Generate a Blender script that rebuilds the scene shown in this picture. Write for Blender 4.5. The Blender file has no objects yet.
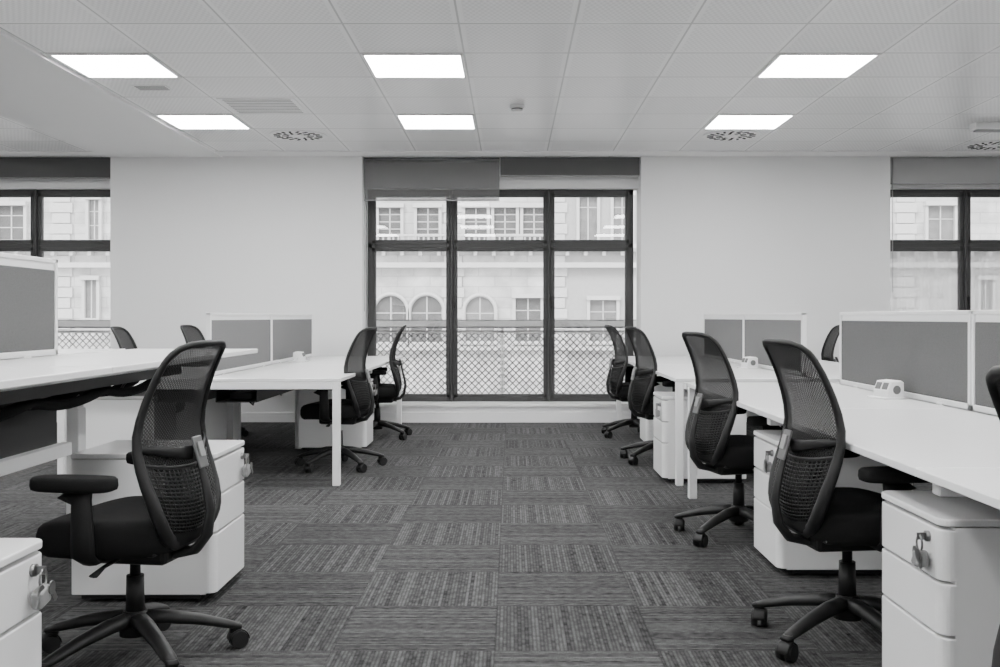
import bpy, bmesh, math, random
from mathutils import Vector, Matrix
random.seed(4)
scene = bpy.context.scene
COL = scene.collection

# ------------------------------------------------------------------ materials
def new_mat(name, col=0.5, rough=0.5, metal=0.0, spec=0.5, bump=None, var=0.0):
    m = bpy.data.materials.new(name); m.use_nodes = True
    nt = m.node_tree; b = nt.nodes['Principled BSDF']
    b.inputs['Roughness'].default_value = rough
    b.inputs['Metallic'].default_value = metal
    b.inputs['Specular IOR Level'].default_value = spec
    tc = nt.nodes.new('ShaderNodeTexCoord')
    nz = nt.nodes.new('ShaderNodeTexNoise')
    nz.inputs['Scale'].default_value = bump[0] if bump else 3.0
    nz.inputs['Detail'].default_value = 3
    nt.links.new(tc.outputs['Object'], nz.inputs['Vector'])
    mr = nt.nodes.new('ShaderNodeMapRange')
    mr.inputs['To Min'].default_value = col * (1 - var); mr.inputs['To Max'].default_value = col * (1 + var)
    nt.links.new(nz.outputs['Fac'], mr.inputs['Value'])
    nt.links.new(mr.outputs['Result'], b.inputs['Base Color'])
    if bump:
        bp = nt.nodes.new('ShaderNodeBump'); bp.inputs['Strength'].default_value = bump[1]
        bp.inputs['Distance'].default_value = 0.002
        nt.links.new(nz.outputs['Fac'], bp.inputs['Height']); nt.links.new(bp.outputs['Normal'], b.inputs['Normal'])
    return m

class NT:
    def __init__(s, m): s.t = m.node_tree
    def math(s, op, a, b=None, c=None):
        n = s.t.nodes.new('ShaderNodeMath'); n.operation = op
        for i, v in enumerate((a, b, c)):
            if v is None: continue
            if isinstance(v, (int, float)): n.inputs[i].default_value = v
            else: s.t.links.new(v, n.inputs[i])
        return n.outputs[0]
    def comb(s, x, y, z=0.0):
        n = s.t.nodes.new('ShaderNodeCombineXYZ')
        for i, v in enumerate((x, y, z)):
            if isinstance(v, (int, float)): n.inputs[i].default_value = v
            else: s.t.links.new(v, n.inputs[i])
        return n.outputs[0]
    def xyz(s):
        g = s.t.nodes.new('ShaderNodeNewGeometry'); n = s.t.nodes.new('ShaderNodeSeparateXYZ')
        s.t.links.new(g.outputs['Position'], n.inputs[0]); return n.outputs
    def noise(s, vec, scale=1.0, detail=2.0):
        n = s.t.nodes.new('ShaderNodeTexNoise'); n.inputs['Scale'].default_value = scale
        n.inputs['Detail'].default_value = detail
        s.t.links.new(vec, n.inputs['Vector']); return n.outputs['Fac']

M_wall = new_mat('wall_paint', 0.76, 0.85, bump=(180, 0.05), var=0.02)
M_white = new_mat('white_laminate', 0.82, 0.22, var=0.015)
M_ped = new_mat('pedestal_paint', 0.78, 0.22, var=0.015)
M_frame_w = new_mat('white_powder_coat', 0.80, 0.4, var=0.01)
M_black = new_mat('black_plastic', 0.009, 0.5, spec=0.35, var=0.1)
M_fabric = new_mat('black_seat_fabric', 0.009, 0.95, spec=0.2, bump=(500, 0.6), var=0.4)
M_wheel = new_mat('wheel_rubber', 0.009, 0.55, spec=0.35, var=0.1)
M_screen = new_mat('grey_screen_fabric', 0.115, 0.95, spec=0.1, bump=(260, 0.8), var=0.3)
M_screen_l = new_mat('pale_grey_screen_fabric', 0.16, 0.95, spec=0.1, bump=(260, 0.8), var=0.2)
M_winframe = new_mat('dark_window_frame', 0.036, 0.5, spec=0.4, var=0.08)
M_blind_d = new_mat('blind_fabric_dark', 0.085, 0.9, bump=(600, 0.2), var=0.05)
M_blind_l = new_mat('blind_fabric_pale', 0.33, 0.9, bump=(600, 0.2), var=0.05)
M_metal = new_mat('brushed_metal', 0.24, 0.35, metal=0.9, var=0.1)
M_dark = new_mat('dark_gap', 0.02, 0.8)
M_grey = new_mat('grey_plastic', 0.24, 0.5)
M_slot = new_mat('vent_slot_grey', 0.12, 0.8)
M_lumb = new_mat('lumbar_plastic', 0.10, 0.4)
M_plaster = new_mat('ceiling_plaster', 0.84, 0.9, var=0.01)
M_stone = new_mat('pale_stone', 0.56, 0.9, bump=(8, 0.3), var=0.1)
M_greystone = new_mat('grey_render', 0.40, 0.9, bump=(8, 0.3), var=0.15)
M_glassdark = new_mat('distant_window_glass', 0.17, 0.6, var=0.5)
M_shutter = new_mat('distant_shutter', 0.10, 0.7, var=0.4)
M_rail = new_mat('railing_paint', 0.7, 0.5, var=0.05)
M_lattice = new_mat('lattice_paint', 0.12, 0.5, var=0.05)
M_street = new_mat('street_asphalt', 0.25, 0.9, bump=(20, 0.3), var=0.2)

M_emit = bpy.data.materials.new('light_diffuser'); M_emit.use_nodes = True
b = M_emit.node_tree.nodes['Principled BSDF']
b.inputs['Base Color'].default_value = (0.9, 0.9, 0.9, 1)
b.inputs['Emission Color'].default_value = (1, 1, 1, 1); b.inputs['Emission Strength'].default_value = 37.0

def see_through(name, col, base, amp, period):
    m = bpy.data.materials.new(name); m.use_nodes = True
    nt = m.node_tree; pb = nt.nodes['Principled BSDF']
    pb.inputs['Base Color'].default_value = (col, col, col, 1); pb.inputs['Roughness'].default_value = 0.75
    pb.inputs['Specular IOR Level'].default_value = 0.15
    tr = nt.nodes.new('ShaderNodeBsdfTransparent'); mx = nt.nodes.new('ShaderNodeMixShader')
    tc = nt.nodes.new('ShaderNodeTexCoord'); sp = nt.nodes.new('ShaderNodeSeparateXYZ')
    nt.links.new(tc.outputs['Object'], sp.inputs[0])
    h = NT(m)
    wx = h.math('SINE', h.math('MULTIPLY', sp.outputs[0], 2 * math.pi / period))
    wz = h.math('SINE', h.math('MULTIPLY', sp.outputs[2], 2 * math.pi / period))
    fac = h.math('MULTIPLY_ADD', h.math('MULTIPLY', wx, wz), amp, base)
    nt.links.new(fac, mx.inputs[0]); nt.links.new(tr.outputs[0], mx.inputs[1]); nt.links.new(pb.outputs[0], mx.inputs[2])
    nt.links.new(mx.outputs[0], nt.nodes['Material Output'].inputs[0])
    return m
M_mesh = see_through('chair_mesh_weave', 0.013, 0.93, 0.07, 0.012)
M_blind = see_through('blind_fabric_translucent', 0.17, 0.50, 0.04, 0.02)
M_sheer = see_through('sheer_curtain_fabric', 0.85, 0.6, 0.02, 0.02)

M_glass = bpy.data.materials.new('window_glass'); M_glass.use_nodes = True
nt = M_glass.node_tree; nt.nodes.remove(nt.nodes['Principled BSDF'])
tr = nt.nodes.new('ShaderNodeBsdfTransparent'); gl = nt.nodes.new('ShaderNodeBsdfGlossy'); mx = nt.nodes.new('ShaderNodeMixShader')
tr.inputs[0].default_value = (0.93, 0.93, 0.93, 1)
gl.inputs['Roughness'].default_value = 0.0; mx.inputs[0].default_value = 0.07
nt.links.new(tr.outputs[0], mx.inputs[1]); nt.links.new(gl.outputs[0], mx.inputs[2])
nt.links.new(mx.outputs[0], nt.nodes['Material Output'].inputs[0])

# carpet tiles
M_carpet = bpy.data.materials.new('carpet_tiles'); M_carpet.use_nodes = True
nt = M_carpet.node_tree; pb = nt.nodes['Principled BSDF']; h = NT(M_carpet)
x, y, z = h.xyz()
tx = h.math('DIVIDE', h.math('ADD', x, 0.055 + 55), 0.55)
ty = h.math('DIVIDE', h.math('ADD', y, -3.91 + 52.5), 0.525)
fx = h.math('FLOOR', tx); fy = h.math('FLOOR', ty)
wn = nt.nodes.new('ShaderNodeTexWhiteNoise'); wn.noise_dimensions = '2D'
nt.links.new(h.comb(fx, fy), wn.inputs['Vector'])
par = h.math('MODULO', h.math('ADD', fx, fy), 2.0)
rnd = wn.outputs['Value']
off = h.math('MULTIPLY', rnd, 37.0)
RP = 0.013
def ribs(u, v_):
    q = h.math('DIVIDE', h.math('ADD', v_, 50.0), RP)
    row = h.math('FLOOR', q); fr = h.math('ABSOLUTE', h.math('SUBTRACT', h.math('FRACT', q), 0.5))
    rw = nt.nodes.new('ShaderNodeTexWhiteNoise'); rw.noise_dimensions = '2D'
    nt.links.new(h.comb(row, off), rw.inputs['Vector'])
    n = h.noise(h.comb(h.math('MULTIPLY_ADD', u, 26.0, off), h.math('MULTIPLY', row, 7.31)), 1.0, 3)
    prof = h.math('MULTIPLY_ADD', fr, -1.2, 1.30)
    c = h.math('MULTIPLY_ADD', h.math('SUBTRACT', n, 0.5), 2.3, 1.0)
    c = h.math('ADD', c, h.math('MULTIPLY_ADD', rw.outputs['Value'], 0.7, -0.35))
    return h.math('MULTIPLY', c, prof)
rA = ribs(x, y); rB = ribs(y, x)
mixn = nt.nodes.new('ShaderNodeMix'); nt.links.new(par, mixn.inputs[0])
nt.links.new(rA, mixn.inputs[2]); nt.links.new(rB, mixn.inputs[3])
fine = h.noise(h.comb(h.math('MULTIPLY', x, 330.0), h.math('MULTIPLY', y, 330.0)), 1.0, 1)
v = h.math('MULTIPLY', mixn.outputs[0], h.math('MAXIMUM', h.math('MULTIPLY_ADD', fine, 2.0, 0.0), 0.15))
v = h.math('MULTIPLY', v, h.math('MULTIPLY_ADD', rnd, 0.20, 0.90))
v = h.math('MULTIPLY', v, h.math('MULTIPLY_ADD', par, 0.02, 0.99))
ex = h.math('ABSOLUTE', h.math('SUBTRACT', h.math('FRACT', tx), 0.5))
ey = h.math('ABSOLUTE', h.math('SUBTRACT', h.math('FRACT', ty), 0.5))
edge = h.math('GREATER_THAN', h.math('MAXIMUM', ex, ey), 0.493)
v = h.math('MULTIPLY', v, h.math('MULTIPLY_ADD', edge, -0.2, 1.0))
v = h.math('MAXIMUM', h.math('MULTIPLY', v, 0.053), 0.006)
nt.links.new(v, pb.inputs['Base Color']); pb.inputs['Roughness'].default_value = 0.95
pb.inputs['Specular IOR Level'].default_value = 0.1

# ceiling tiles
M_ceil = bpy.data.materials.new('ceiling_tiles'); M_ceil.use_nodes = True
nt = M_ceil.node_tree; pb = nt.nodes['Principled BSDF']; h = NT(M_ceil)
x, y, z = h.xyz()
tx = h.math('DIVIDE', h.math('ADD', x, 0.31 + 69), 0.69)
ty = h.math('DIVIDE', h.math('ADD', y, -6.59 + 66), 0.66)
ex = h.math('ABSOLUTE', h.math('SUBTRACT', h.math('FRACT', tx), 0.5))
ey = h.math('ABSOLUTE', h.math('SUBTRACT', h.math('FRACT', ty), 0.5))
edge = h.math('MAXIMUM', h.math('GREATER_THAN', ex, 0.491), h.math('GREATER_THAN', ey, 0.483))
wn = nt.nodes.new('ShaderNodeTexWhiteNoise'); wn.noise_dimensions = '2D'
nt.links.new(h.comb(h.math('FLOOR', tx), h.math('FLOOR', ty)), wn.inputs['Vector'])
px_ = h.math('SINE', h.math('MULTIPLY', x, 2 * math.pi / 0.034)); py_ = h.math('SINE', h.math('MULTIPLY', y, 2 * math.pi / 0.07))
inner = h.math('LESS_THAN', h.math('MAXIMUM', ex, ey), 0.45)
perf = h.math('MULTIPLY', h.math('MULTIPLY', px_, py_), inner)
v = h.math('MULTIPLY_ADD', wn.outputs['Value'], 0.08, 0.78)
v = h.math('MULTIPLY_ADD', perf, 0.09, v)
v = h.math('MULTIPLY_ADD', inner, -0.07, v)
v = h.math('MULTIPLY', v, h.math('MULTIPLY_ADD', edge, -0.48, 1.0))
nt.links.new(v, pb.inputs['Base Color']); pb.inputs['Roughness'].default_value = 0.32

# stone-block facade
M_fac = bpy.data.materials.new('facade_stone_blocks'); M_fac.use_nodes = True
nt = M_fac.node_tree; pb = nt.nodes['Principled BSDF']; h = NT(M_fac)
x, y, z = h.xyz()
br = nt.nodes.new('ShaderNodeTexBrick'); nt.links.new(h.comb(x, z), br.inputs['Vector'])
br.inputs['Scale'].default_value = 1.0; br.inputs['Brick Width'].default_value = 1.1; br.inputs['Row Height'].default_value = 0.36
br.inputs['Mortar Size'].default_value = 0.015
br.inputs['Color1'].default_value = (0.54, 0.54, 0.54, 1); br.inputs['Color2'].default_value = (0.48, 0.48, 0.48, 1); br.inputs['Mortar'].default_value = (0.36, 0.36, 0.36, 1)
big = h.noise(h.comb(x, z), 1.4, 9)
mm = nt.nodes.new('ShaderNodeMix'); mm.data_type = 'RGBA'; mm.blend_type = 'MULTIPLY'; mm.inputs[0].default_value = 1.0
nt.links.new(br.outputs['Color'], mm.inputs[6]); nt.links.new(h.math('MULTIPLY_ADD', big, 1.5, 0.25), mm.inputs[7])
nt.links.new(mm.outputs[2], pb.inputs['Base Color']); pb.inputs['Roughness'].default_value = 0.9

# ------------------------------------------------------------------ mesh helpers
def merge(bm, tmp, mi=0, smooth=False):
    for f in tmp.faces:
        f.material_index = mi; f.smooth = smooth
    me = bpy.data.meshes.new('tmp'); tmp.to_mesh(me); tmp.free()
    bm.from_mesh(me); bpy.data.meshes.remove(me)

def box(bm, c, s, bev=0.0, mi=0, rot=None, seg=2):
    t = bmesh.new(); bmesh.ops.create_cube(t, size=1.0)
    bmesh.ops.scale(t, vec=Vector(s), verts=t.verts)
    if bev > 0:
        bmesh.ops.bevel(t, geom=t.edges[:], offset=min(bev, min(s) * 0.49), segments=seg, profile=0.5, affect='EDGES')
    m = Matrix.Translation(Vector(c))
    if rot: m = m @ rot
    bmesh.ops.transform(t, matrix=m, verts=t.verts)
    merge(bm, t, mi, False)

def cyl(bm, p0, p1, r0, r1=None, seg=20, mi=0, smooth=True, caps=True):
    if r1 is None: r1 = r0
    p0 = Vector(p0); p1 = Vector(p1); d = p1 - p0
    t = bmesh.new()
    bmesh.ops.create_cone(t, cap_ends=caps, segments=seg, radius1=r0, radius2=r1, depth=d.length)
    q = Vector((0, 0, 1)).rotation_difference(d.normalized())
    bmesh.ops.transform(t, matrix=Matrix.Translation((p0 + p1) / 2) @ q.to_matrix().to_4x4(), verts=t.verts)
    for f in t.faces: f.smooth = smooth and len(f.verts) == 4
    me = bpy.data.meshes.new('tmp')
    for f in t.faces: f.material_index = mi
    t.to_mesh(me); t.free(); bm.from_mesh(me); bpy.data.meshes.remove(me)

def rslab(bm, c, s, r, bev=0.004, mi=0, corners=(1, 1, 1, 1)):
    t = bmesh.new(); rings = []
    hx, hy, hz = s[0] / 2, s[1] / 2, s[2] / 2
    def outline(ins):
        pts = []
        for k, (sx, sy) in enumerate(((1, 1), (-1, 1), (-1, -1), (1, -1))):
            rr = (r if corners[k] else 0.004); cx, cy = sx * (hx - rr), sy * (hy - rr)
            a0 = [0, math.pi / 2, math.pi, 1.5 * math.pi][k]
            for j in range(7):
                a = a0 + math.pi / 2 * j / 6
                pts.append((cx + (rr - ins) * math.cos(a), cy + (rr - ins) * math.sin(a)))
        return pts
    for z_, ins in ((-hz, bev * .9), (-hz + bev * .3, bev * .3), (-hz + bev, 0), (hz - bev, 0), (hz - bev * .3, bev * .3), (hz, bev * .9)):
        rings.append([t.verts.new((c[0] + a, c[1] + b_, c[2] + z_)) for a, b_ in outline(min(ins, .0039 if not all(corners) else ins))])
    n = len(rings[0])
    for A, C in zip(rings[:-1], rings[1:]):
        for k in range(n): t.faces.new((A[k], A[(k + 1) % n], C[(k + 1) % n], C[k]))
    t.faces.new(rings[0][::-1]); t.faces.new(rings[-1])
    bmesh.ops.recalc_face_normals(t, faces=t.faces)
    merge(bm, t, mi, False)

def tube(bm, pts, rad, closed=False, seg=10, mi=0, up=Vector((0, 0, 1))):
    pts = [Vector(p) for p in pts]; n = len(pts)
    if not isinstance(rad, list): rad = [rad] * n
    t = bmesh.new(); rings = []
    prev = None
    for i, p in enumerate(pts):
        a = pts[(i - 1) % n] if (closed or i > 0) else p
        c = pts[(i + 1) % n] if (closed or i < n - 1) else p
        T = (c - a).normalized()
        if prev is None:
            N = up - T * up.dot(T)
            if N.length < 1e-3: N = Vector((1, 0, 0)) - T * T.x
        else:
            N = prev - T * prev.dot(T)
        N.normalize(); prev = N; B = T.cross(N)
        r = rad[i]; ru, rv = r if isinstance(r, tuple) else (r, r)
        rings.append([t.verts.new(p + N * ru * math.cos(2 * math.pi * k / seg) + B * rv * math.sin(2 * math.pi * k / seg)) for k in range(seg)])
    m = n if closed else n - 1
    for i in range(m):
        A = rings[i]; C = rings[(i + 1) % n]
        for k in range(seg):
            t.faces.new((A[k], A[(k + 1) % seg], C[(k + 1) % seg], C[k]))
    if not closed:
        t.faces.new(rings[0][::-1]); t.faces.new(rings[-1])
    bmesh.ops.recalc_face_normals(t, faces=t.faces)
    merge(bm, t, mi, True)

def stack(bm, rings, mi=0):
    t = bmesh.new(); vr = [[t.verts.new(p) for p in r] for r in rings]; n = len(rings[0])
    for a, c in zip(vr[:-1], vr[1:]):
        for k in range(n): t.faces.new((a[k], a[(k + 1) % n], c[(k + 1) % n], c[k]))
    t.faces.new(vr[0][::-1]); t.faces.new(vr[-1])
    bmesh.ops.recalc_face_normals(t, faces=t.faces)
    merge(bm, t, mi, True)

def obj(name, bm, mats, parent=None, kind=None, label=None, cat=None, loc=None):
    me = bpy.data.meshes.new(name); bm.to_mesh(me); bm.free()
    for m in (mats if isinstance(mats, (list, tuple)) else [mats]): me.materials.append(m)
    o = bpy.data.objects.new(name, me); COL.objects.link(o)
    if parent: o.parent = parent
    if kind: o['kind'] = kind
    if label: o['label'] = label
    if cat: o['category'] = cat
    if loc: o.location = loc
    return o

def empty(name, loc, label, cat, rz=0.0, group=None):
    o = bpy.data.objects.new(name, None); COL.objects.link(o)
    o.empty_display_size = 0.1; o.location = loc; o.rotation_euler = (0, 0, rz)
    o['label'] = label; o['category'] = cat
    if group: o['group'] = group
    return o

def interp(tab, z):
    if z <= tab[0][0]: return tab[0][1]
    for (a, va), (c, vc) in zip(tab[:-1], tab[1:]):
        if z <= c:
            f = (z - a) / (c - a); return va + (vc - va) * f
    return tab[-1][1]

def copy_thing(src, loc, rz, label=None):
    def rec(o, par):
        n = o.copy(); COL.objects.link(n)
        if par: n.parent = par
        for ch in o.children: rec(ch, n)
        return n
    n = rec(src, None); n.location = loc; n.rotation_euler = (0, 0, rz)
    if label: n['label'] = label
    return n

# ------------------------------------------------------------------ room shell
ZC = 2.87; YB = 10.76; XL = -7.4; XR = 7.4; YF = -3.2
def shell(name, lst, mats):
    bm = bmesh.new()
    for (x0, x1, y0, y1, z0, z1, *mi) in lst:
        box(bm, ((x0 + x1) / 2, (y0 + y1) / 2, (z0 + z1) / 2), (x1 - x0, y1 - y0, z1 - z0), mi=mi[0] if mi else 0)
    return obj(name, bm, mats, kind='structure')

shell('floor', [(XL, XR, YF, YB + 0.45, -0.25, 0.0)], M_carpet)
shell('ceiling', [(XL, XR, YF, YB + 0.45, ZC, ZC + 0.3)], M_ceil)
W = YB + 0.42
OC = (-1.60, 1.40); OL = (-7.1, -4.31); OR = (4.08, 7.1); ZS = 0.17; ZH = 2.54
segs = [(XL, OL[0]), (OL[1], OC[0]), (OC[1], OR[0]), (OR[1], XR)]
bw = [(a, b_, YB, W, 0, ZC) for a, b_ in segs]
for o_ in (OL, OC, OR):
    bw.append((o_[0], o_[1], YB, W, 0, ZS))
    bw.append((o_[0], o_[1], YB + 0.20, W, ZH, ZC))
shell('wall_back', bw, M_wall)
shell('wall_left', [(XL - 0.2, XL, YF, W, 0, ZC)], M_wall)
shell('wall_right', [(XR, XR + 0.2, YF, W, 0, ZC)], M_wall)
shell('wall_front', [(XL, XR, YF - 0.2, YF, 0, ZC)], M_wall)
shell('trim_1', [(-4.35, -3.10, YF, YB, ZC - 0.022, ZC + 0.01)], M_plaster)
shell('trim_2', [(XL, XR, YB - 0.30, YB, ZC - 0.012, ZC + 0.01)], M_plaster)
shell('baseboard_back', [(a, b_, YB - 0.02, YB + 0.001, 0, 0.10) for a, b_ in segs] + [(o_[0], o_[1], YB - 0.05, YB + 0.001, 0, 0.11) for o_ in (OL, OC, OR)], M_white)
for i, o_ in enumerate((OL, OC, OR)):
    shell('trim_%d' % (4 + i), [(o_[0] - 0.03, o_[1] + 0.03, YB - 0.04, YB + 0.30, ZS, ZS + 0.025)], M_white)

# ------------------------------------------------------------------ windows
def window(idx, x0, x1, mull):
    bm = bmesh.new(); yw = YB + 0.34; d = 0.09; z0 = ZS + 0.025; z1 = ZH; zt = 1.92
    def b_(xa, xb, za, zb, dd=d, yo=0, bev=0.008):
        box(bm, ((xa + xb) / 2, yw + yo, (za + zb) / 2), (xb - xa, dd, zb - za), bev, 0, seg=2)
    b_(x0, x0 + 0.06, z0, z1); b_(x1 - 0.06, x1, z0, z1)
    b_(x0, x1, z1 - 0.06, z1); b_(x0, x1, z0, z0 + 0.05)
    xs = [x0 + 0.03] + mull + [x1 - 0.03]
    for m_ in mull:
        b_(m_ - 0.03, m_ + 0.03, z0, z1); b_(m_ - 0.014, m_ + 0.014, z0, z1, 0.03, -0.055, 0.01)
    b_(x0, x1, zt - 0.03, zt + 0.03)
    for a, c in zip(xs[:-1], xs[1:]):
        for za, zb in ((z0 + 0.02, zt), (zt, z1 - 0.02)):
            w_ = 0.046; aa = a + 0.018; cc = c - 0.018; yo = -0.02
            b_(aa, aa + w_, za, zb, 0.06, yo); b_(cc - w_, cc, za, zb, 0.06, yo)
            b_(aa, cc, zb - w_ - 0.018, zb - 0.018, 0.06, yo); b_(aa, cc, za + 0.018, za + 0.018 + w_, 0.06, yo)
    o = obj('window_%d' % idx, bm, M_winframe, kind='structure')
    g = bmesh.new(); box(g, ((x0 + x1) / 2, yw, (z0 + z1) / 2), (x1 - x0 - 0.05, 0.004, z1 - z0 - 0.05))
    obj('glass_pane', g, M_glass, parent=o)
    for m_ in mull[:]:
        g = bmesh.new(); box(g, (m_ + 0.03, yw - 0.065, 1.33), (0.025, 0.02, 0.06), 0.004)
        box(g, (m_ + 0.03, yw - 0.085, 1.29), (0.02, 0.018, 0.13), 0.005)
        obj('handle', g, M_black, parent=o)
window(1, OL[0] + 0.002, OL[1] - 0.002, [-6.33, -5.25])
window(2, OC[0] + 0.012, OC[1] - 0.045, [-0.655, 0.42])
window(3, OR[0] + 0.002, OR[1] - 0.002, [5.02, 6.10])

def blind(x0, x1, zb, mat, label, chain=None, y=YB + 0.07, tube_mat=None):
    r = empty('roller_blind', ((x0 + x1) / 2, y, ZC), label, 'blind')
    w_ = x1 - x0
    bm = bmesh.new(); cyl(bm, (-w_ / 2, 0, -0.040), (w_ / 2, 0, -0.040), 0.025); obj('blind_tube', bm, tube_mat or M_blind_d, parent=r)
    bm = bmesh.new(); box(bm, (0, -0.026, (zb - ZC) / 2 - 0.005), (w_, 0.003, ZC - zb - 0.02)); obj('blind_fabric', bm, mat, parent=r)
    bm = bmesh.new(); box(bm, (0, -0.026, zb - ZC), (w_, 0.012, 0.014), 0.004); obj('bottom_bar', bm, M_grey, parent=r)
    if chain:
        bm = bmesh.new(); sx = -w_ / 2 + 0.012
        tube(bm, [(sx, -0.05, -0.03), (sx, -0.055, chain - ZC), (sx, -0.07, chain - ZC - 0.01), (sx, -0.075, chain - ZC + 0.01), (sx, -0.07, -0.03)], 0.0025, seg=5)
        obj('pull_chain', bm, M_grey, parent=r)
blind(OC[0] + 0.01, -0.125, 2.39, M_blind, 'grey translucent roller blind partly lowered over window', chain=1.2, tube_mat=M_grey)
blind(-0.115, OC[1] - 0.01, 2.655, M_blind_d, 'dark grey roller blind rolled up above window')
blind(OL[0] + 0.01, OL[1] - 0.015, 2.63, M_blind_d, 'dark grey roller blind rolled up above window')
blind(OR[0] + 0.015, OR[1] - 0.01, 2.57, M_blind_l, 'pale grey roller blind partly lowered above window', chain=1.4, tube_mat=M_blind_l)

# ------------------------------------------------------------------ ceiling fixtures
def light_master():
    r = empty('ceiling_light', (0, 0, ZC), 'square flush ceiling panel light, switched on', 'light', group='square panel lights in the ceiling')
    bm = bmesh.new()
    for sx in (-1, 1): box(bm, (sx * 0.328, 0, -0.004), (0.02, 0.646, 0.012))
    for sy in (-1, 1): box(bm, (0, sy * 0.313, -0.004), (0.636, 0.02, 0.012))
    obj('light_frame', bm, M_frame_w, parent=r)
    bm = bmesh.new(); box(bm, (0, 0, -0.003), (0.634, 0.604, 0.006)); obj('diffuser', bm, M_emit, parent=r)
    return r
LM = light_master(); first = True
for X in (-2.725, -0.655, 2.105, 4.865, -5.5):
    for Y in (8.90, 6.92, 4.94, 2.96, 0.98, -1.0):
        if first: LM.location = (X, Y, ZC); first = False; continue
        copy_thing(LM, (X, Y, ZC), 0)

def diffuser(x, y):
    r = empty('air_diffuser', (x, y, ZC), 'round white swirl air diffuser in ceiling tile', 'vent', group='round swirl air diffusers')
    bm = bmesh.new()
    cyl(bm, (0, 0, -0.008), (0, 0, 0.012), 0.27, seg=48, smooth=False)
    cyl(bm, (0, 0, -0.016), (0, 0, -0.008), 0.07, seg=24, smooth=False)
    obj('face_plate', bm, M_frame_w, parent=r)
    bm = bmesh.new()
    for ring, (r0, n) in enumerate(((0.12, 10), (0.2, 18))):
        for k in range(n):
            a = 2 * math.pi * k / n
            box(bm, (r0 * math.cos(a), r0 * math.sin(a), -0.010), (0.062, 0.022, 0.005), rot=Matrix.Rotation(a + 0.35, 4, 'Z'))
    obj('slots', bm, M_dark, parent=r)
    return r
d0 = diffuser(-2.035, 9.56); copy_thing(d0, (2.105, 9.56, ZC), 0); copy_thing(d0, (4.86, 10.1, ZC), 0)
def grille(x, y, sx, sy, n, ms, mp):
    r = empty('ceiling_grille', (x, y, ZC), 'rectangular slotted return air grille in ceiling', 'vent')
    bm = bmesh.new(); box(bm, (0, 0, 0.001), (sx, sy, 0.012), 0.002, seg=1); obj('grille_plate', bm, mp, parent=r)
    bm = bmesh.new()
    for k in range(n):
        yy = -sy / 2 + sy * (k + 0.75) / (n + 0.5); box(bm, (0, yy, -0.0055), (sx * 0.88, sy / n * 0.32, 0.003))
    obj('slots', bm, ms, parent=r)
grille(-2.72, 7.58, 0.26, 0.16, 4, M_slot, M_plaster)
grille(-2.035, 8.24, 0.62, 0.58, 9, M_grey, M_frame_w)
r = empty('smoke_detector', (0.05, 8.24, ZC), 'round white smoke detector on ceiling tile', 'smoke detector')
bm = bmesh.new()
cyl(bm, (0, 0, 0.005), (0, 0, -0.022), 0.062, seg=28)
cyl(bm, (0, 0, -0.034), (0, 0, -0.052), 0.05, 0.03, seg=28)
obj('detector_housing', bm, M_plaster, parent=r)
bm = bmesh.new(); cyl(bm, (0, 0, -0.022), (0, 0, -0.034), 0.046, seg=28); obj('sensor_gap', bm, M_slot, parent=r)
bm = bmesh.new()
box(bm, (0, 0, -0.025), (0.34, 0.14, 0.07), 0.012); box(bm, (0, 0, -0.065), (0.28, 0.09, 0.012), 0.004, mi=1); cyl(bm, (0.12, 0, -0.075), (0.12, 0, -0.07), 0.012, mi=1)
obj('emergency_light', bm, [M_white, M_grey], loc=(4.32, 9.0, ZC), label='small white surface-mounted emergency light on ceiling', cat='light')

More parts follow.
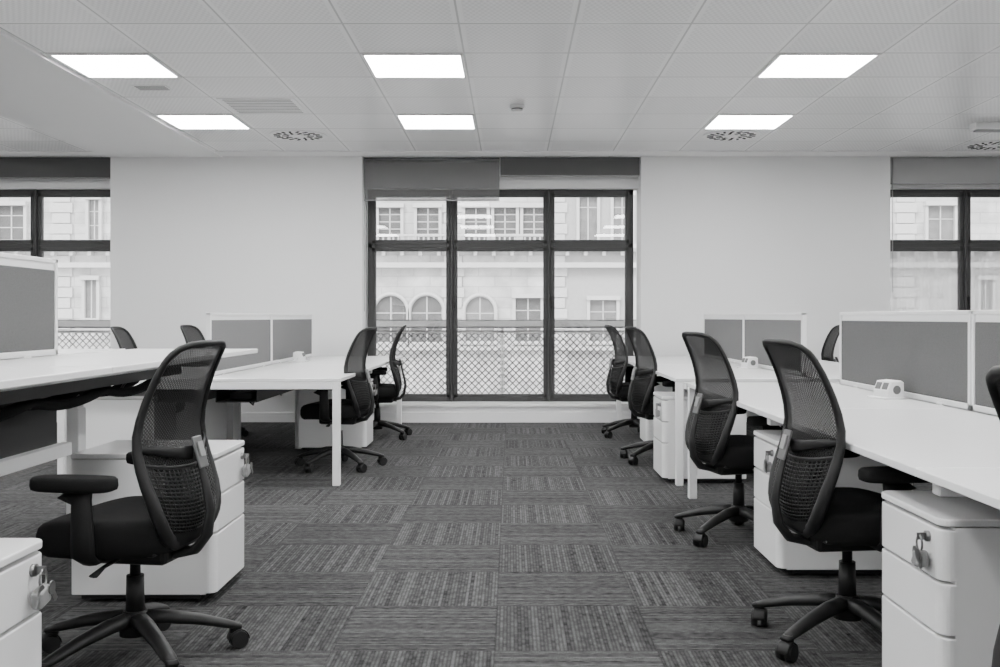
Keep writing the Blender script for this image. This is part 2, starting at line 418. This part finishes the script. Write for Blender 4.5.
# ------------------------------------------------------------------ chair
YCT = [(.40, -.175), (.43, -.203), (.46, -.219), (.50, -.225), (.57, -.214), (.64, -.193), (.70, -.175), (.76, -.168), (.82, -.174), (.88, -.190), (.94, -.212), (1.0, -.240), (1.045, -.266)]
WT = [(.405, .07), (.417, .11), (.435, .145), (.465, .178), (.51, .204), (.59, .222), (.68, .227), (.76, .220), (.86, .208), (.94, .198), (.99, .190), (1.012, .179), (1.03, .158), (1.042, .115), (1.046, .05)]
def S(u, z, off=0.0):
    w_ = interp(WT, z); x_ = u * w_
    return Vector((x_, interp(YCT, z) + 0.9 * x_ * x_ - off, z))
def build_chair():
    r = empty('office_chair', (0, 0, 0), 'x', 'chair', group='black mesh-back swivel chairs at the desks')
    bm = bmesh.new(); RB = .318
    cyl(bm, (0, 0, 0.085), (0, 0, 0.165), 0.050, 0.038, seg=24)
    for k in range(5):
        a = 2 * math.pi * k / 5 + 0.2; c_, s_ = math.cos(a), math.sin(a)
        P = [(0.02, .138), (0.10, .132), (0.2, .112), (0.295, .085), (0.340, .072)]
        tube(bm, [(q * c_, q * s_, zz) for q, zz in P], [(.026, .034), (.024, .032), (.020, .028), (.015, .025), (.010, .019)], seg=8)
        cyl(bm, (RB * c_, RB * s_, .055), (RB * c_, RB * s_, .085), .018)
    base = obj('base', bm, M_black, parent=r)
    for k in range(5):
        a = 2 * math.pi * k / 5 + 0.2; p = Vector((RB * math.cos(a), RB * math.sin(a), 0))
        ta = a + (0.9, -0.6, 2.0, 0.3, -1.4)[k]; ax = Vector((math.cos(ta), math.sin(ta), 0)); pr = Vector((-ax.y, ax.x, 0))
        bm = bmesh.new(); q = p + pr * 0.012
        for sg in (-1, 1):
            cyl(bm, q + ax * sg * 0.006 + Vector((0, 0, .031)), q + ax * sg * 0.028 + Vector((0, 0, .031)), 0.031, 0.028, seg=22)
        hood = [q + Vector((0, 0, .031)) + pr * (0.033 * math.cos(t_)) + Vector((0, 0, 0.033 * math.sin(t_))) for t_ in [math.radians(v_) for v_ in range(0, 181, 20)]]
        tube(bm, hood, [(.003, .025)] * len(hood), seg=8, up=pr)
        cyl(bm, p + Vector((0, 0, .03)), p + Vector((0, 0, .07)), 0.007, seg=10)
        obj('caster', bm, M_wheel, parent=base)
    bm = bmesh.new()
    cyl(bm, (0, 0, .15), (0, 0, .28), 0.030, 0.028); cyl(bm, (0, 0, .28), (0, 0, .37), 0.017)
    obj('gas_lift', bm, M_black, parent=r)
    bm = bmesh.new()
    box(bm, (0, -0.01, .362), (0.18, 0.28, 0.06), 0.018); box(bm, (0, -.01, .390), (0.36, .30, .016), 0.006)
    tube(bm, [(0.05, .03, .36), (0.19, .05, .352), (0.26, .06, .335)], [.007, .006, (.006, .016)], seg=8)
    tube(bm, [(-0.05, .0, .36), (-0.19, .0, .352), (-0.25, .0, .338)], [.007, .006, (.006, .016)], seg=8)
    obj('tilt_mechanism', bm, M_black, parent=r)
    bm = bmesh.new(); rings = []
    N = 44
    for (zz, sc) in ((.380, .80), (.384, .89), (.400, .965), (.425, 1.0), (.458, 1.0), (.478, .975), (.489, .92), (.494, .82), (.492, .6), (.487, .3), (.486, .05)):
        ring = []
        for k in range(N):
            t_ = 2 * math.pi * k / N; c_, s_ = math.cos(t_), math.sin(t_); e = 2 / 3.4
            xx = 0.26 * sc * math.copysign(abs(c_) ** e, c_); yy = 0.232 * sc * math.copysign(abs(s_) ** e, s_) + 0.025
            zb = zz - (0.6 * max(0, yy - .13) ** 1.6) + 0.5 * max(0, abs(xx) - .12) ** 2 * (1 if zz > .45 else 0)
            ring.append(Vector((xx * (1 - 0.12 * max(0, -yy) / .25), yy, zb)))
        rings.append(ring)
    stack(bm, rings); obj('seat', bm, M_fabric, parent=r)
    # backrest frame
    bm = bmesh.new(); zs = [.405, .411, .418, .426, .437, .452, .468, .49, .52, .56, .61, .66, .71, .76, .81, .86, .90, .94, .965, .985, 1.0, 1.012, 1.022, 1.03, 1.037, 1.042, 1.045]
    right = [S(1, z_) for z_ in zs]; left = [S(-1, z_) for z_ in zs[::-1]]
    def rr(z_): return interp([(.40, .025), (.55, .023), (.68, .018), (.85, .014), (1.05, .011)], z_)
    tube(bm, right + left, [(rr(p.z), rr(p.z) * .85) for p in right + left], closed=True, seg=12)
    tube(bm, [(0, -.06, .360), (0, -.14, .355), (0, -.21, .370), (0, -.250, .42), (0, -.262, .50), (0, -.244, .59), (0, -.220, .68), (0, -.204, .74)],
         [(.018, .05), (.017, .045), (.016, .042), (.014, .036), (.012, .028), (.010, .022), (.007, .018), (.004, .014)], seg=10)
    back = obj('backrest', bm, M_black, parent=r)
    bm = bmesh.new(); rows = []
    for i in range(37):
        z_ = .41 + (1.04 - .41) * i / 36
        rows.append([bm.verts.new(S(-1 + 2 * j / 12, z_)) for j in range(13)])
    for a, c in zip(rows[:-1], rows[1:]):
        for j in range(12):
            f = bm.faces.new((a[j], a[j + 1], c[j + 1], c[j])); f.smooth = True
    obj('mesh_panel', bm, M_mesh, parent=back)
    bm = bmesh.new()
    for q in range(17):
        z_ = .440 + q * .0125
        tube(bm, [S(-.95 + 1.9 * j / 10, z_ + .03 * (abs(-.95 + 1.9 * j / 10)) ** 2, .003) for j in range(11)], [(.0026, .0022)] * 11, seg=5)
    for q in range(21):
        u = -.92 + 1.84 * q / 20
        tube(bm, [S(u, .435 + (.645 - .435) * j / 6 + .03 * u * u, .003) for j in range(7)], [(.0024, .0024)] * 7, seg=5, up=Vector((1, 0, 0)))
    tube(bm, [S(-.95 + 1.9 * j / 12, .646 + .03 * (abs(-.95 + 1.9 * j / 12)) ** 2, .004) for j in range(13)], [(.006, .004)] * 13, seg=6)
    obj('perforated_panel', bm, M_black, parent=back)
    bm = bmesh.new()
    R = Matrix.Rotation(-.28, 4, 'X')
    box(bm, (0, -.226, .690), (.062, .008, .105), .006, rot=R, seg=3); box(bm, (0, -.231, .700), (.036, .006, .05), .002, mi=1, rot=R)
    for sg in (-1, 1):
        tube(bm, [(sg * .02, -.210, .690), (sg * .09, -.194, .698), (sg * .16, -.166, .712), (sg * .215, -.134, .722)], [(.022, .004), (.018, .004), (.014, .004), (.010, .004)], seg=8, mi=2)
    obj('lumbar_support', bm, [M_lumb, M_grey, M_black], parent=back, label='small grey lumbar adjuster plate on dark band')
    for sg in (-1, 1):
        bm = bmesh.new()
        tube(bm, [(sg * .15, .02, .378), (sg * .235, .02, .378), (sg * .282, .015, .405), (sg * .294, .01, .47), (sg * .290, .015, .57), (sg * .282, .04, .612)],
             [(.011, .032), (.013, .036), (.015, .038), (.016, .036), (.015, .032), (.013, .065)], seg=10, up=Vector((0, 0, 1)))
        arm = obj('armrest', bm, M_black, parent=r)
        bm = bmesh.new(); rings = []
        for zz, sc in ((.604, .8), (.608, .95), (.620, 1), (.638, .98), (.645, .88), (.647, .6)):
            ring = []
            for k in range(28):
                t_ = 2 * math.pi * k / 28; c_, s_ = math.cos(t_), math.sin(t_); e = 2 / 3.0
                ring.append(Vector((sg * .28 + .056 * sc * math.copysign(abs(c_) ** e, c_), .045 + .135 * (0.5 + .5 * sc) * math.copysign(abs(s_) ** e, s_), zz)))
            rings.append(ring)
        stack(bm, rings); obj('arm_pad', bm, M_fabric, parent=arm)
    return r
chair0 = build_chair()
L_ = 'black mesh-back swivel office chair '
R90 = math.pi / 2
chairs = [
    (-1.24, 3.30, R90 - 0.14, L_ + 'pulled up to raised white desk'),
    (-1.29, 7.50, R90 - 0.16, L_ + 'at end of white bench desk'),
    (-1.25, 9.35, R90 + 0.10, L_ + 'at white bench desk near window'),
    (-2.88, 7.95, -R90 + 0.1, L_ + 'across the white bench desk, beside wall'),
    (-2.84, 9.50, -R90 - 0.1, L_ + 'across the white bench desk, beside wall'),
    (1.17, 3.48, -R90 + 0.12, L_ + 'beside white drawer pedestal at long desk'),
    (1.17, 5.14, -R90 + 0.24, L_ + 'in the middle of long white desk'),
    (1.18, 7.85, -R90 + 0.20, L_ + 'at white bench desk near window'),
    (1.17, 9.50, -R90 + 0.12, L_ + 'at white bench desk next to window'),
    (2.97, 9.80, R90 - 0.1, L_ + 'across the white bench desk, behind screens'),
    (1.035, 1.50, -R90 + 0.10, L_ + 'at near end of long white desk'),
]
for i, (cx, cy, rz, lb) in enumerate(chairs):
    if i == 0:
        chair0.location = (cx, cy, 0); chair0.rotation_euler = (0, 0, rz); chair0['label'] = lb
    else: copy_thing(chair0, (cx, cy, 0), rz, lb)

# ------------------------------------------------------------------ drawer pedestals (front = local +Y)
def build_ped():
    r = empty('drawer_pedestal', (0, 0, 0), 'x', 'drawer unit', group='white drawer pedestals')
    Wd, D, H = 0.45, 0.57, 0.59
    bm = bmesh.new()
    box(bm, (0, -0.02, .03 + (H - .05) / 2), (Wd, D - .04, H - .055), 0.004)
    rslab(bm, (0, 0, H - .010), (Wd + .004, D + .002, .020), .035, .004, corners=(1, 1, 0, 0))
    box(bm, (0, -.02, .022), (Wd - .05, D - .1, .02), mi=1)
    for sx in (-1, 1):
        for sy in (-1, 1):
            cyl(bm, (sx * .17 - .012, sy * .21, .018), (sx * .17 + .012, sy * .21, .018), .018, mi=1, seg=14)
    obj('body', bm, [M_ped, M_dark], parent=r)
    zt = H - .026
    for k, hh in enumerate((.145, .145, .240)):
        bm = bmesh.new()
        rslab(bm, (0, D / 2 - .025, zt - hh / 2), (Wd, .05, hh - .008), .035, .004, corners=(1, 1, 0, 0))
        obj('drawer', bm, M_ped, parent=r)
        zt -= hh
    bm = bmesh.new(); zl = H - .060; xl = -0.15; yf = D / 2
    cyl(bm, (xl, yf - .004, zl), (xl, yf + .010, zl), .015)
    box(bm, (xl, yf + .020, zl), (.005, .026, .020), .001)
    obj('lock', bm, M_metal, parent=r, label='metal lock with key in it')
    bm = bmesh.new()
    ringp = [(xl + .018 * math.sin(t_), yf + .026, zl - .020 + .022 * math.cos(t_)) for t_ in [2 * math.pi * k / 18 for k in range(18)]]
    tube(bm, ringp, .0032, closed=True, seg=6, up=Vector((0, 1, 0)))
    for a, dy in ((0.6, .012), (-.55, .004)):
        R = Matrix.Rotation(a, 4, 'Y')
        cyl(bm, (xl - .035 * math.sin(a), yf + .024 + dy, zl - .036 - .012 * math.cos(a)), (xl - .035 * math.sin(a), yf + .028 + dy, zl - .036 - .012 * math.cos(a)), .016, seg=16, mi=0, smooth=False)
        box(bm, (xl - .058 * math.sin(a), yf + .026 + dy, zl - .040 - .032 * math.cos(a)), (.011, .004, .032), rot=R)
    box(bm, (xl + .002, yf + .022, zl - .062), (.058, .028, .046), .010, mi=1, rot=Matrix.Rotation(0.2, 4, 'Y'), seg=3)
    obj('key_bunch', bm, [M_metal, M_grey], parent=r, label='ring of metal keys with grey padlock')
    return r
ped0 = build_ped()
DW = 'white three-drawer pedestal '
peds = [
    (-1.17 - .28, 4.17, -R90, DW + 'with keys, behind chair under raised desk'),
    (-1.14 - .28, 2.22, -R90, DW + 'with keys hanging from lock, beside chair'),
    (-1.22 - .28, 8.62, -R90, DW + 'under white bench desk'),
    (-3.0 + .28, 8.80, R90, DW + 'under far side of bench desk'),
    (-3.0 + .28, 7.05, R90, DW + 'under end of bench desk'),
    (1.16 + .28, 4.56, R90, DW + 'with keys, between two chairs under long desk'),
    (1.15 + .28, 2.89, R90, DW + 'with keys hanging, standing beside chair'),
    (1.03 + .28, 7.00, R90, DW + 'with keys, just behind desk leg at bench end'),
    (1.17 + .28, 8.85, R90, DW + 'under white bench desk near window'),
    (2.96 - .28, 7.3, -R90, DW + 'under far side of bench desk'),
]
for i, (cx, cy, rz, lb) in enumerate(peds):
    if i == 0: ped0.location = (cx, cy, 0); ped0.rotation_euler = (0, 0, rz); ped0['label'] = lb
    else: copy_thing(ped0, (cx, cy, 0), rz, lb)

# ------------------------------------------------------------------ desks
def screen(parent, x, y0, y1, z0, z1, ms):
    bm = bmesh.new(); t = .034; f = .026; L = y1 - y0; yc = (y0 + y1) / 2
    box(bm, (x, yc, z1 - .010), (t, L, .020), .004); box(bm, (x, yc, z0 + .014), (t, L, .028), .004)
    box(bm, (x, y0 + f / 2, (z0 + z1) / 2), (t, f, z1 - z0), .004); box(bm, (x, y1 - f / 2, (z0 + z1) / 2), (t, f, z1 - z0), .004)
    box(bm, (x, yc, z1 - .035), (t * .5, L - .03, .04))
    for yy in (y0 + .3, y1 - .3): box(bm, (x, yy, z0 - .005), (.05, .07, .03), .005)
    s = obj('desk_screen', bm, M_frame_w, parent=parent)
    bm = bmesh.new(); box(bm, (x, yc, (z0 + z1) / 2 - .012), (t * .8, L - 2 * f, z1 - z0 - .08), .004)
    obj('fabric_panel', bm, ms, parent=s, label='grey fabric infill')

def bench(xc, half, y0, y1, z, n, label, screens, raised=False, ms=M_screen):
    r = empty('bench_desk', (xc, (y0 + y1) / 2, 0), label, 'desk'); oy = (y0 + y1) / 2
    L = y1 - y0; seg = L / n
    for k in range(n):
        for sg in (-1, 1):
            bm = bmesh.new(); ya = y0 + seg * k - oy; yb = ya + seg
            box(bm, (sg * (half + .03) / 2, (ya + yb) / 2, z - .0125), (half - .03, seg - .004, .025), .003, seg=1)
            obj('desktop', bm, M_white, parent=r)
    fz = z - .025
    def frame(yy, inner=False):
        bm = bmesh.new(); s = .05
        if raised:
            box(bm, (0, yy, fz / 2 - .05), (.06, .09, fz * .6), .006); box(bm, (0, yy, fz - .2), (.045, .07, .40), .005)
            box(bm, (0, yy, .02), (.8, .07, .04), .008); box(bm, (0, yy, fz - .02), (2 * half - .1, .05, .04), .004)
        else:
            xo = half - .03 if not inner else half * .28
            for xx in (-1, 1): box(bm, (xx * xo, yy, fz / 2), (s, s, fz), .004, seg=1)
            box(bm, (0, yy, fz - .025), (2 * half - .06 - s, s, .05), .004, seg=1)
        obj('leg_frame', bm, M_frame_w, parent=r)
    if raised:
        frame(y0 + .4 - oy); frame(y1 - .70 - oy)
    else:
        for k in range(n + 1):
            yy = y0 + seg * k - oy
            yy += .03 if k == 0 else (-.03 if k == n else 0)
            frame(yy, 0 < k < n)
    bm = bmesh.new()
    for xx in (-half * .55, half * .55): box(bm, (xx, 0, fz - .03), (.03, L - .15, .04), .004, seg=1)
    if raised: box(bm, (.0, -.1, .51), (.05, L - 1.4, .06), .005)
    obj('support_beam', bm, M_frame_w, parent=r)
    bm = bmesh.new(); tb = .10 if raised else .15
    for xx in (-.2, .2):
        box(bm, (xx, 0, fz - tb), (.28, L - .4, .006)); box(bm, (xx - .14, 0, fz - tb + .04), (.006, L - .4, .08)); box(bm, (xx + .14, 0, fz - tb + .04), (.006, L - .4, .08))
        for q in range(int(L / .9)):
            yy = -L / 2 + .45 + q * .9; box(bm, (xx + .0, yy, fz - tb + .03), (.16, .26, .05), .01)
            tube(bm, [(xx, yy, fz - tb), (xx + .02, yy + .08, fz - tb - .04), (xx, yy + .2, fz - tb - .06), (xx - .02, yy + .32, fz - tb - .03), (xx, yy + .4, fz - tb)], .006, seg=6)
    obj('cable_tray', bm, M_black, parent=r)
    for a, c in screens:
        screen(r, 0, a - oy, c - oy, z + .0, z + .44, ms)
    if raised:
        bm = bmesh.new()
        box(bm, (0, 0, 0), (.024, 2.6, .30), .004)
        obj('modesty_panel', bm, M_screen, parent=r, label='grey fabric panel below the desktop', loc=(0, screens[0][1] - oy - 1.3, .70))
        bm = bmesh.new(); n_ = 40
        for xx in (.13, .24):
            tube(bm, [(xx, -L / 2 + .3 + (L - .6) * i / n_, fz - .13 - .035 * abs(math.sin(i * math.pi / 8))) for i in range(n_ + 1)], [(.022, .03)] * (n_ + 1), seg=8)
        obj('cable_sleeve', bm, M_fabric, parent=r)
    return r
bench(2.03, .93, .95, 6.26, .72, 3, 'long white bench desk with grey screens down the middle', [(4.385, 6.13), (2.63, 4.375), (1.0, 2.62)])
bench(2.03, .93, 6.68, 10.5, .72, 2, 'white bench desk with low grey screens, by window wall', [(8.675, 10.45), (6.92, 8.665)], ms=M_screen_l)
bench(-2.09, .95, 6.68, 10.5, .72, 2, 'white bench desk with low grey screens beside plain wall', [(8.675, 10.45), (6.90, 8.665)], ms=M_screen_l)
bench(-2.1, .70, 1.5, 5.53, .955, 2, 'white height-adjustable bench desk in raised position', [(2.86, 4.60), (1.6, 2.85)], raised=True)

def socket_():
    r = empty('power_socket', (0, 0, 0), 'small white power socket block on desktop beside screen', 'socket', group='white power socket blocks')
    bm = bmesh.new()
    prof = [(-.052, .004), (-.050, .040), (-.030, .088), (.026, .092), (.042, .082), (.045, .004)]
    t = [[Vector((a, yy, c)) for a, c in prof] for yy in (-.062, -.058, .058, .062)]
    t[0] = [Vector((p.x * .92, p.y, .004 + (p.z - .004) * .94)) for p in t[0]]; t[3] = [Vector((p.x * .92, p.y, .004 + (p.z - .004) * .94)) for p in t[3]]
    stack(bm, t)
    for f in bm.faces: f.smooth = False
    box(bm, (-.01, 0, .0045), (.14, .15, .008), .003)
    obj('housing', bm, M_frame_w, parent=r)
    bm = bmesh.new(); R = Matrix.Rotation(math.atan2(.020, .048), 4, 'Y')
    for yy in (-.028, .028): box(bm, (-.042, yy, .064), (.006, .040, .036), .002, rot=R)
    cyl(bm, (0, -.060, .046), (0, -.064, .046), .022, seg=20)
    obj('outlet', bm, M_slot, parent=r)
    bm = bmesh.new(); tube(bm, [(.0, .055, .03), (.0, .09, .035), (.01, .13, .02), (.03, .17, .008), (.06, .20, .008)], .005, seg=6); obj('cable', bm, M_white, parent=r)
    return r
s0 = socket_(); s0.location = (1.91, 5.05, .72); s0.rotation_euler = (0, 0, .25)
copy_thing(s0, (1.91, 8.0, .72), .2); copy_thing(s0, (-1.95, 9.2, .72), math.pi)

# ------------------------------------------------------------------ outside
def railing(x0, x1):
    r = empty('balcony_railing', ((x0 + x1) / 2, YB + .75, ZS - .25), 'metal balcony railing with diamond lattice outside window', 'railing', group='balcony railings outside the windows')
    w_ = x1 - x0; zo = -(ZS - .25)
    bm = bmesh.new()
    box(bm, (0, 0, 1.055 + zo), (w_, .07, .07), .012); box(bm, (0, 0, .955 + zo), (w_, .03, .02)); box(bm, (0, 0, .06 + zo), (w_, .03, .02))
    for k in range(3): box(bm, (-w_ / 2 + .02 + k * (w_ - .04) / 2, 0, .47 + zo), (.03, .03, 1.1))
    obj('rail_frame', bm, M_rail, parent=r)
    bm = bmesh.new(); z0, z1 = .06 + zo, .95 + zo; H = z1 - z0; p = .078
    n = int((w_ + H) / p) + 1
    box(bm, (0, -.01, 1.010 + zo), (w_, .03, .018)); box(bm, (0, -.01, .970 + zo), (w_, .03, .012)); box(bm, (0, -.01, 1.095 + zo), (w_, .05, .008))
    for k in range(n):
        for sg in (-1, 1):
            xs = -w_ / 2 - H + k * p
            t0 = max(0, -w_ / 2 - xs); t1 = min(H, w_ / 2 - xs)
            if t1 - t0 < .01: continue
            a = Vector((sg * (xs + t0), 0, z0 + t0)); c = Vector((sg * (xs + t1), 0, z0 + t1))
            cyl(bm, a, c, .0066, seg=4, smooth=False)
    obj('lattice', bm, M_lattice, parent=r)
railing(-2.6, 2.4); railing(-8.5, -4.4); railing(4.2, 8.5)
shell('trim_7', [(-9, 9, W + .0, W + .75, -.25, -.02)], M_stone)
r = empty('sheer_curtain', (4.86, YB + .46, .22), 'pale sheer curtain with soft folds behind window frame', 'curtain')
bm = bmesh.new(); cols = []
for i in range(121):
    xx = -.74 + 1.7 * i / 120; yy = .016 * math.sin(i * .62) + .009 * math.sin(i * 1.7 + 1)
    cols.append([bm.verts.new((xx, yy * (1 - .3 * q), 1.64 * q)) for q in (0, .5, 1)])
for a, c in zip(cols[:-1], cols[1:]):
    for q in range(2):
        f = bm.faces.new((a[q], c[q], c[q + 1], a[q + 1])); f.smooth = True
obj('curtain_fabric', bm, M_sheer, parent=r)
bm = bmesh.new(); cyl(bm, (-.76, 0, 1.65), (2.22, 0, 1.65), .006); obj('curtain_rod', bm, M_winframe, parent=r)

FY = 34.0
r = empty('apartment_building', (0, FY, -9), 'pale stone building with arched windows across street', 'building')
def P(px): return (px - 511) * FY / 1000
def Zp(py): return 1.13 - (py - 317) * FY / 1000
def fbox(bm, x0, x1, z0, z1, y0, y1, mi=0): box(bm, ((x0 + x1) / 2, (y0 + y1) / 2 - FY, (z0 + z1) / 2 + 9), (x1 - x0, y1 - y0, z1 - z0), mi=mi)
bm = bmesh.new()
fbox(bm, -26, 26, -9, 14, FY, FY + 4)
obj('facade_wall', bm, M_fac, parent=r)
bm = bmesh.new(); fbox(bm, P(563), P(652), -9, 14, FY - .012, FY + .1); obj('rendered_bay', bm, M_greystone, parent=r)
bm = bmesh.new()
for za, zb, pr in ((Zp(268), Zp(263), .35), (Zp(249), Zp(245), .5), (Zp(252), Zp(249), .3), (Zp(350), Zp(346), .3), (Zp(140), Zp(130), .5), (-2.6, -2.2, .3)):
    fbox(bm, -26, 26, za, zb, FY - pr, FY)
xx = -18.0
while xx < 18: fbox(bm, xx, xx + .12, Zp(256), Zp(249), FY - .3, FY); xx += .62
xx = P(374)
while xx < P(556): fbox(bm, xx, xx + .05, Zp(245), Zp(236), FY - .42, FY - .38); xx += .17
fbox(bm, P(372), P(556), Zp(237), Zp(235), FY - .46, FY - .36)
obj('cornice', bm, M_stone, parent=r)
def fwin(xc, w_, z0, z1, arch=False, mat=M_glassdark, grid=(.35, .7)):
    bm = bmesh.new(); y = FY
    if arch:
        zc = z1 - w_ / 2; t = bmesh.new()
        pts = [(xc - w_ / 2, z0), (xc + w_ / 2, z0)] + [(xc + w_ / 2 * math.cos(a), zc + w_ / 2 * math.sin(a)) for a in [math.pi * k / 14 for k in range(15)]]
        vs = [t.verts.new((a, -.02, c + 9)) for a, c in pts]; t.faces.new(vs); merge(bm, t, 0)
        aro = [(xc + (w_ / 2 + .07) * math.cos(a), -.08, zc + (w_ / 2 + .07) * math.sin(a) + 9) for a in [math.pi * k / 14 for k in range(15)]]
        tube(bm, [(xc + w_ / 2 + .07, -.08, z0 + 9)] + aro + [(xc - w_ / 2 - .07, -.08, z0 + 9)], [(.07, .12)] * 17, seg=6, mi=1)
    else:
        fbox(bm, xc - w_ / 2, xc + w_ / 2, z0, z1, y - .02, y)
        for sg in (-1, 1): fbox(bm, xc + sg * (w_ / 2 + .05) - .05, xc + sg * (w_ / 2 + .05) + .05, z0 - .1, z1 + .1, y - .14, y, 1)
        fbox(bm, xc - w_ / 2 - .12, xc + w_ / 2 + .12, z1, z1 + .14, y - .24, y, 1)
    fbox(bm, xc - w_ / 2 - .12, xc + w_ / 2 + .12, z0 - .12, z0, y - .21, y, 1)
    fbox(bm, xc - .02, xc + .02, z0, z1 - (w_ * .02), y - .04, y, 1)
    for q in grid: fbox(bm, xc - w_ / 2, xc + w_ / 2, z0 + (z1 - z0) * q, z0 + (z1 - z0) * q + .03, y - .04, y, 1)
    obj('facade_window', bm, [mat, M_stone], parent=r)
for px in (391, 427): fwin(P(px), 1.05, Zp(342), Zp(296), True, M_shutter, grid=(.3, .62))
fwin(P(528), .85, Zp(341), Zp(298), False, M_shutter, grid=(.3, .7,))
fwin(P(480), .95, Zp(341), Zp(297), True, grid=(.3, .62,))
fwin(P(603), .9, Zp(341), Zp(300), False, grid=(.7,))
for px in (390, 428, 476, 505, 534): fwin(P(px), .74, Zp(244), Zp(208), False, M_shutter, grid=(.2, .4, .6, .8))
for px in (588, 622): fwin(P(px), .6, Zp(244), Zp(196), False, grid=(.75,))
for px in (12,): fwin(P(px), .9, Zp(240), Zp(206), False, M_shutter)
for px in (940,): fwin(P(px), .9, Zp(240), Zp(206), False, grid=(.6,))
for px in (95,): fwin(P(px), .35, Zp(240) , Zp(200), False)
for px in (92, 985): fwin(P(px), .4, Zp(318), Zp(280), False, grid=())
for px in range(-200, 1300, 60):
    fwin(P(px), .9, -4.6, -2.9, False); fwin(P(px), .9, 7.6, 9.4, False)
bm = bmesh.new()
for px in (354, 453, 556, 658, 62, 905):
    zz = -9.0; k = 0
    while zz < 8:
        w_ = .30 if k % 2 else .38
        fbox(bm, P(px) - w_, P(px) + w_, zz, zz + .33, FY - .08, FY); zz += .36; k += 1
obj('stone_pier', bm, M_stone, parent=r)
shell('trim_8', [(-40, 40, W + 1.2, FY + 4, -9.3, -9.0)], M_street)

# ------------------------------------------------------------------ light + world
w = bpy.data.worlds.new('World'); scene.world = w; w.use_nodes = True
bg = w.node_tree.nodes['Background']; bg.inputs['Color'].default_value = (1, 1, 1, 1); bg.inputs['Strength'].default_value = 5.0
sd = bpy.data.lights.new('sun', 'SUN'); sd.energy = 6.0; sd.angle = 0.4
so = bpy.data.objects.new('sun', sd); COL.objects.link(so); so.rotation_euler = (math.radians(50), 0, math.radians(-25)); so.location = (0, -5, 20)

# ------------------------------------------------------------------ camera
cd = bpy.data.cameras.new('camera'); cam = bpy.data.objects.new('camera', cd); COL.objects.link(cam)
cam.location = (0, 0, 1.13); cam.rotation_euler = (math.pi / 2, 0, 0)
cd.sensor_width = 36; cd.lens = 36.0; cd.shift_x = -0.011; cd.shift_y = -0.0165; cd.clip_end = 200
scene.camera = cam
